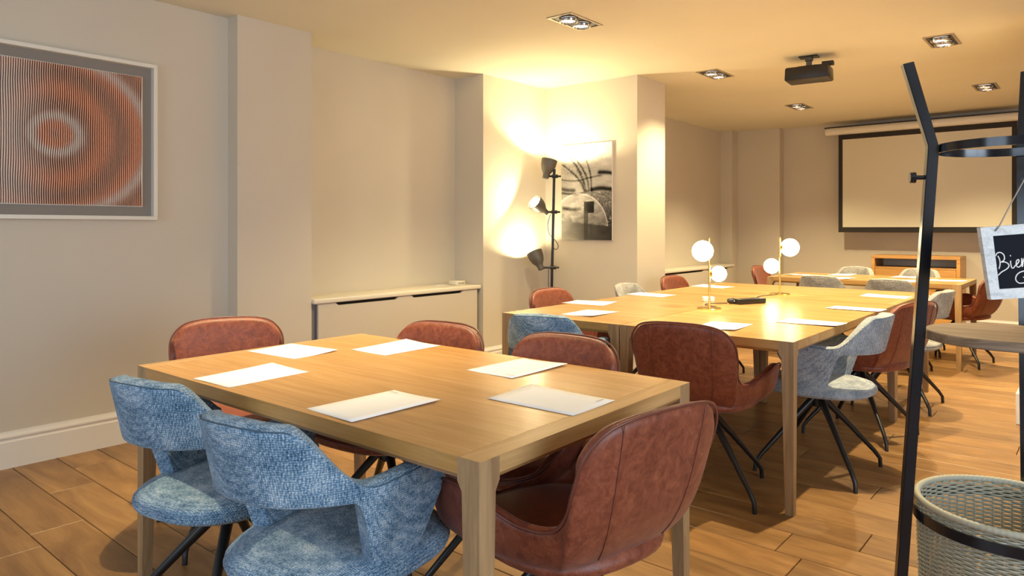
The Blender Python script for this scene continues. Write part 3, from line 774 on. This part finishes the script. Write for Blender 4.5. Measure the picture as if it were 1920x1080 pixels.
# ------------------------------------------------------------------ three-headed floor lamp in the corner
LX, LY = -3.84, 5.13
t = thing('spot_floor_lamp', 'dark metal floor lamp with three tilting spotlight heads in the wall corner', 'lamp', (LX, LY, 0))
mesh_obj('base', LT([(0, 0), (0.14, 0), (0.145, 0.006), (0.14, 0.016), (0.03, 0.022), (0, 0.022)], 32), M_grip, t, smooth=0.6)
mesh_obj('pole', T([(-0.03, 0.0, 0.02), (0.018, 0, 1.78)], 0.0125, 12), M_black, t, smooth=0.8)
Rv = Vector((0.7646, 0.6445, 0)); Fv = Vector((-0.6445, 0.7646, 0)); Uz = Vector((0, 0, 1))
def head(zc, off, axis, e, rotz=0):
    """zc: height of the clamp; off: knuckle offset (right, forward) ; axis: aim (right, forward, up)"""
    px = -0.03 + 0.048 * (zc / 1.78)
    k = Vector((px, 0, zc)); kn = k + Rv * off[0] + Fv * off[1]; ax = (Rv * axis[0] + Fv * axis[1] + Uz * axis[2]).normalized()
    c = mesh_obj('clamp', T([k + Rv * 0.035, k - Rv * 0.02], 0.017, 10), M_black, t, smooth=0.8)
    mesh_obj('thumb_screw', T([k + Rv * 0.036, k + Rv * 0.062], 0.009, 8), M_black, c, smooth=0.8)
    mesh_obj('swivel_arm', T([k, kn], 0.010, 8), M_black, t, smooth=0.8)
    prof = [(0.028, -0.02), (0.030, 0.015), (0.036, 0.03), (0.056, 0.06), (0.068, 0.10), (0.074, 0.155), (0.0715, 0.155), (0.065, 0.10), (0.052, 0.062), (0.030, 0.034), (0, 0.030)]
    sh = mesh_obj('lamp_shade', LT([(0, -0.02)] + prof, 32, look(kn, ax)), M_grip, t, smooth=0.9)
    mesh_obj('bulb', LT([(0, 0.034), (0.014, 0.036), (0.017, 0.055), (0.030, 0.080), (0.036, 0.10), (0.030, 0.118), (0, 0.126)], 24, look(kn, ax)), M_bulb, sh, smooth=3.2)
    p = Vector((LX, LY, 0)) + kn + ax * 0.142
    lamp('floor_lamp_light', 'SPOT', p, e, (1.0, 0.80, 0.45), ax.to_track_quat('-Z', 'Y').to_euler(), spot_size=math.radians(160), spot_blend=0.3, shadow_soft_size=0.028)
head(1.715, (-0.075, 0.0), (0.22, 0.12, 0.95), 27)
head(1.390, (-0.075, 0.0), (-0.62, -0.45, 0.55), 11)
head(0.885, (-0.105, 0.0), (-0.36, 0.28, 0.88), 16)
cc = [Vector((-0.0, 0, 1.37)) - Rv * 0.02, Vector((-0.0, 0, 1.28)) - Rv * 0.045, Vector((0, 0, 1.19)) - Rv * 0.03, Vector((0, 0, 1.13)) + Rv * 0.025, Vector((0, 0, 1.08)) + Rv * 0.05, Vector((0, 0, 1.05)) + Rv * 0.03, Vector((-0.005, 0, 1.07)) - Rv * 0.0]
mesh_obj('cable', T(catmull(cc, 6), 0.003, 6), M_blackp, t, smooth=3.2)
mesh_obj('cable', T(catmull([Vector((-0.01, 0, 0.87)) - Rv * 0.03, Vector((-0.01, 0, 0.75)) - Rv * 0.032, Vector((-0.018, 0, 0.62)) - Rv * 0.018, Vector((-0.03, 0, 0.10)) - Rv * 0.016], 6), 0.003, 6), M_blackp, t, smooth=3.2)

# ------------------------------------------------------------------ brass table lamps
def ball(c, r, n=32):
    return LT([(r * math.sin(PI * k / 20) if 0 < k < 20 else 0, r * math.cos(PI * k / 20)) for k in range(21)], n, Matrix.Translation(c))
def table_lamp(x, y, z1, balls, label):
    t = thing('brass_table_lamp', label, 'lamp', (x, y, TZ), 0, 'brass globe table lamps')
    mesh_obj('base', LT([(0, 0.0008), (0.072, 0.0008), (0.073, 0.003), (0.070, 0.007), (0.012, 0.008), (0, 0.008)], 40), M_brass, t, smooth=0.6)
    mesh_obj('pole', T([(0, 0, 0.006), (0, 0, z1 - TZ)], 0.0068, 14), M_brass, t, smooth=0.8)
    for a, b, zc, r in balls:
        c = Rv * a + Fv * b + Uz * (zc - TZ); d = (Rv * a + Fv * b).normalized()
        g = mesh_obj('globe', ball(c, r), M_globe, t, smooth=3.2)
        mesh_obj('socket_cup', LT([(0, 0), (0.012, 0), (0.020, 0.006), (0.024, 0.018), (0.021, 0.020), (0, 0.020)], 20, look(d * 0.004 + Uz * (zc - TZ), d)), M_brass, g, smooth=0.6)
    return t
table_lamp(-1.841, 4.05, 1.180, [(-0.054, -0.047, 1.103, 0.063), (0.056, 0.0, 0.9625, 0.048)], 'brass table lamp with two opal globes, the nearer one, larger globe on the left')
table_lamp(-1.850, 5.29, 1.175, [(0.075, 0.0, 1.098, 0.0665), (-0.062, 0.0, 0.960, 0.056)], 'brass table lamp with two opal globes, the farther one, upper globe on the right')
# power brick, cord and small white box
t = thing('power_strip', 'flat black power block lying between the two brass table lamps', 'power block', (-1.77, 4.50, TZ), math.radians(66))
mesh_obj('block_body', B(-0.115, -0.032, 0.0008, 0.115, 0.032, 0.034, 0.005, 2), M_blackp, t, smooth=0.6)
mesh_obj('indicator', T([(-0.1155, 0.015, 0.02), (-0.1175, 0.015, 0.02)], 0.004, 8), M_white, t)
z = TZ + 0.006
def cord(pts, label):
    tag(mesh_obj('lamp_cord', T(catmull(pts, 8), 0.003, 6), M_blackp, smooth=3.2), label, 'cord', 'lamp cords on the middle tables')
cord([(-1.832, 4.128, z), (-1.90, 4.17, z), (-1.955, 4.24, z), (-1.92, 4.33, z), (-1.872, 4.385, z)], 'black cord from the nearer brass lamp to the black plug')
cord([(-1.84, 5.208, z), (-1.86, 5.12, z), (-1.885, 4.98, z), (-1.86, 4.86, z), (-1.795, 4.74, z), (-1.745, 4.665, z)], 'black cord from the farther brass lamp to the power block')
t = thing('power_plug', 'small black plug with cord knot next to the power block', 'plug', (-1.852, 4.405, TZ), math.radians(50))
mesh_obj('plug_body', LT([(0, -0.025), (0.012, -0.025), (0.019, -0.01), (0.019, 0.016), (0.010, 0.022), (0, 0.022)], 14, look((0, 0, 0.0205), (1, 0, 0))), M_blackp, t, smooth=0.7)
mesh_obj('plug_pin', T([(0.022, 0.0, 0.0205), (0.036, 0.0, 0.0205)], 0.005, 6), M_chrome, t)
t = thing('small_white_box', 'small white plastic box behind the nearer brass lamp pole', 'box', (-2.03, 4.45, TZ), 0.7)
mesh_obj('box_base', B(-0.035, -0.025, 0.0008, 0.035, 0.025, 0.018, 0.003), M_trim, t)
mesh_obj('box_lid', B(-0.036, -0.026, 0.0185, 0.036, 0.026, 0.032, 0.004, 2), M_paper, t, smooth=0.6)

# ------------------------------------------------------------------ coat stand with shelf and basket hoop
CX, CY = -0.207, 2.441
t = thing('coat_stand', 'black metal coat stand with leaning posts, round wooden shelf and basket hoop at the right', 'coat stand', (CX, CY, 0))
def post(ang, knob):
    d = Rv * math.cos(ang) + Fv * math.sin(ang); n_ = Vector((-d.y, d.x, 0))
    pts = [(0.292, 0.0), (0.196, 1.475), (0.262, 1.722)]
    # square tube with a mitred kink
    bm = bmesh.new(); R = []; hw = 0.0145
    for i, (r, z) in enumerate(pts):
        if i == 0: s, ex = 0, 0
        R.append([])
        for p, q in ((-1, -1), (1, -1), (1, 1), (-1, 1)):
            R[-1].append(bm.verts.new(d * (r + p * hw) + n_ * (q * hw) + Uz * (z + (0.0 if i != 2 else -p * 0.003) + (p * 0.002 if i == 1 else 0))))
    for A, D in zip(R, R[1:]):
        for k in range(4): bm.faces.new((A[k], A[(k + 1) % 4], D[(k + 1) % 4], D[k]))
    bm.faces.new(R[0]); bm.faces.new(R[-1]); recalc(bm)
    bmesh.ops.bevel(bm, geom=[e for e in bm.edges if abs((e.verts[0].co - e.verts[1].co).z) > 0.05], offset=0.002, segments=2, affect='EDGES')
    o = mesh_obj('post', bm, M_rack, t, smooth=0.5)
    zk = 1.387; r = 0.196 + (1.475 - zk) * 0.065 + hw
    kd = d
    kk = mesh_obj('coat_knob', T([d * r + Uz * zk, d * (r + 0.024) + Uz * zk, d * (r + 0.0245) + Uz * zk, d * (r + 0.040) + Uz * zk], [0.0065, 0.0065, 0.0165, 0.0155], 20), M_rack, o, smooth=0.6)
    mesh_obj('screw', T([d * (r - 2 * hw) + Uz * zk, d * (r - 2 * hw - 0.002) + Uz * zk], 0.005, 10), M_blackp, o)
A0 = math.radians(165)
for k in range(3): post(A0 + k * 2 * PI / 3, True)
def hoop(name, r, z, hgt, th, m):
    bm = bmesh.new(); lathe(bm, [(r, z - hgt / 2), (r + th, z - hgt / 2), (r + th, z + hgt / 2), (r, z + hgt / 2), (r, z - hgt / 2)], 96); recalc(bm)
    return mesh_obj(name, bm, m, t, smooth=0.6)
hoop('upper_ring', 0.174, 1.470, 0.024, 0.0055, M_rack)
hoop('basket_hoop', 0.2375, 0.408, 0.028, 0.005, M_rack)
mesh_obj('shelf_board', LT([(0, 0.915), (0.206, 0.915), (0.209, 0.918), (0.209, 0.939), (0.206, 0.942), (0, 0.942)], 80, None), M_shelfw, t, smooth=0.6)
# basket
t = thing('wicker_basket', 'round grey-green wicker basket held in the hoop of the coat stand', 'basket', (CX, CY, 0))
RB = 0.228
bm = bmesh.new(); NS = 56; K = 4
zz = 0.10; j = 0
while zz < 0.441:
    rad = RB - 0.010 * (0.45 - zz) / 0.35; pts = []
    for i in range(NS * K):
        a = 2 * PI * i / (NS * K)
        off = 0.0036 * math.cos(PI * i / K + PI * j)
        pts.append(((rad + off) * math.cos(a), (rad + off) * math.sin(a), zz))
    tube(bm, pts, [0.0030] * len(pts), 4, closed=True, square=True)
    zz += 0.0062; j += 1
recalc(bm); tag(mesh_obj('woven_strands', bm, M_wick, t, smooth=3.2), kind='stuff')
bm = bmesh.new()
for k in range(NS):
    a = 2 * PI * (k + 0.5) / NS
    tube(bm, [((RB - 0.010) * math.cos(a), (RB - 0.010) * math.sin(a), 0.10), (RB * math.cos(a), RB * math.sin(a), 0.45)], 0.0022, 5)
recalc(bm); tag(mesh_obj('upright_stakes', bm, M_wickd, t, smooth=3.2), kind='stuff')
bm = bmesh.new(); n = 300; pts = []; rr = []
for i in range(n):
    a = 2 * PI * i / n; pts.append((RB * math.cos(a), RB * math.sin(a), 0.449)); rr.append(0.0095 + 0.0009 * math.sin(i * 2 * PI / 3))
tube(bm, pts, rr, 10, closed=True); recalc(bm)
mesh_obj('wrapped_rim', bm, M_wick, t, smooth=3.2)
mesh_obj('basket_bottom', LT([(0, 0.100), (RB - 0.012, 0.100), (RB - 0.006, 0.106), (RB - 0.012, 0.112), (0, 0.112)], 60), M_wickd, t, smooth=0.7)

# ------------------------------------------------------------------ hanging chalk sign
dS = 1.74; kS = dS / 1318.4
org = Vector((0, 0, HC)) + Fv * dS
def S(u, v, out=0.0): return org + Rv * ((u - 960) * kS) + Uz * ((429.2 - v) * kS) - Fv * out
t = thing('chalkboard_sign', 'white wood framed chalkboard sign hanging by a string from the coat stand', 'sign', S(1831, 427))
def L_(u, v, out=0.0): return S(u, v, out) - t.location
def slab(name, quad, z0, z1, m, parent=t):
    bm = bmesh.new(); a = [bm.verts.new(L_(u, v, z0)) for u, v in quad]; b = [bm.verts.new(L_(u, v, z1)) for u, v in quad]
    bm.faces.new(a); bm.faces.new(b)
    for i in range(len(quad)): bm.faces.new((a[i], a[(i + 1) % len(quad)], b[(i + 1) % len(quad)], b[i]))
    recalc(bm); return mesh_obj(name, bm, m, parent)
Lx = 1831, 427; WID = 225
TL, TR, BL, BR = (1831, 427), (1831 + WID, 408), (1851, 561), (1851 + WID - 12, 549)
iTL, iTR, iBL, iBR = (1854.5, 442.5), (2034, 429), (1866.5, 541.5), (2030, 531)
slab('frame_rail', [TL, TR, iTR, iTL], 0, 0.014, M_signf)
slab('frame_rail', [BL, BR, iBR, iBL], 0, 0.014, M_signf)
slab('frame_stile', [TL, iTL, iBL, BL], 0, 0.014, M_signf)
slab('frame_stile', [TR, iTR, iBR, BR], 0, 0.014, M_signf)
slab('blackboard', [(1852, 440), (2037, 427), (2033, 534), (1864, 544)], 0.001, 0.006, M_board)
def stroke(pts, w=0.0014):
    P = [L_(u, v, 0.0065) for u, v in pts]; bm = bmesh.new(); tube(bm, catmull(P, 7), w, 6); recalc(bm)
    mesh_obj('chalk_stroke', bm, M_chalk, t, smooth=3.2)
cv = lambda L: [(1820 + a / 4.15, 310 + b / 4.154) for a, b in L]
stroke(cv([(196, 705), (210, 735), (213, 770), (205, 806)]))                                     # B stem
stroke(cv([(178, 706), (190, 684), (215, 678), (240, 694), (247, 722), (240, 742), (222, 752), (250, 752), (275, 765), (282, 785), (262, 808), (225, 830), (196, 857)]))
stroke(cv([(294, 742), (297, 770), (305, 797), (318, 797), (330, 780)]))                          # i
stroke(cv([(290, 704), (295, 703)]), 0.002)
stroke(cv([(330, 780), (348, 765), (360, 745), (355, 733), (342, 742), (338, 768), (348, 790), (366, 788), (380, 768)]))   # e
stroke(cv([(380, 768), (382, 722), (386, 790), (394, 740), (408, 716), (420, 730), (426, 790), (436, 780)]))  # n
stroke(cv([(430, 826), (400, 822), (362, 835), (338, 862), (336, 892), (358, 914), (392, 915), (418, 902), (420, 880), (396, 870), (392, 868)]))  # G
kn = Vector((CX, CY, 0)) + (Rv * math.cos(A0 + 2 * PI / 3) + Fv * math.sin(A0 + 2 * PI / 3)) * 0.24 + Uz * 1.387
mesh_obj('hanging_string', T([L_(1858, 433, 0.016), L_(1863, 427, 0.017), L_(1888, 378, 0.018), L_(1925, 312, 0.018), Vector(kn) - t.location], 0.0016, 6), M_string, t, smooth=3.2)
mesh_obj('hanging_string', T([L_(2030, 418, 0.016), Vector(kn) - t.location], 0.0016, 6), M_string, t, smooth=3.2)
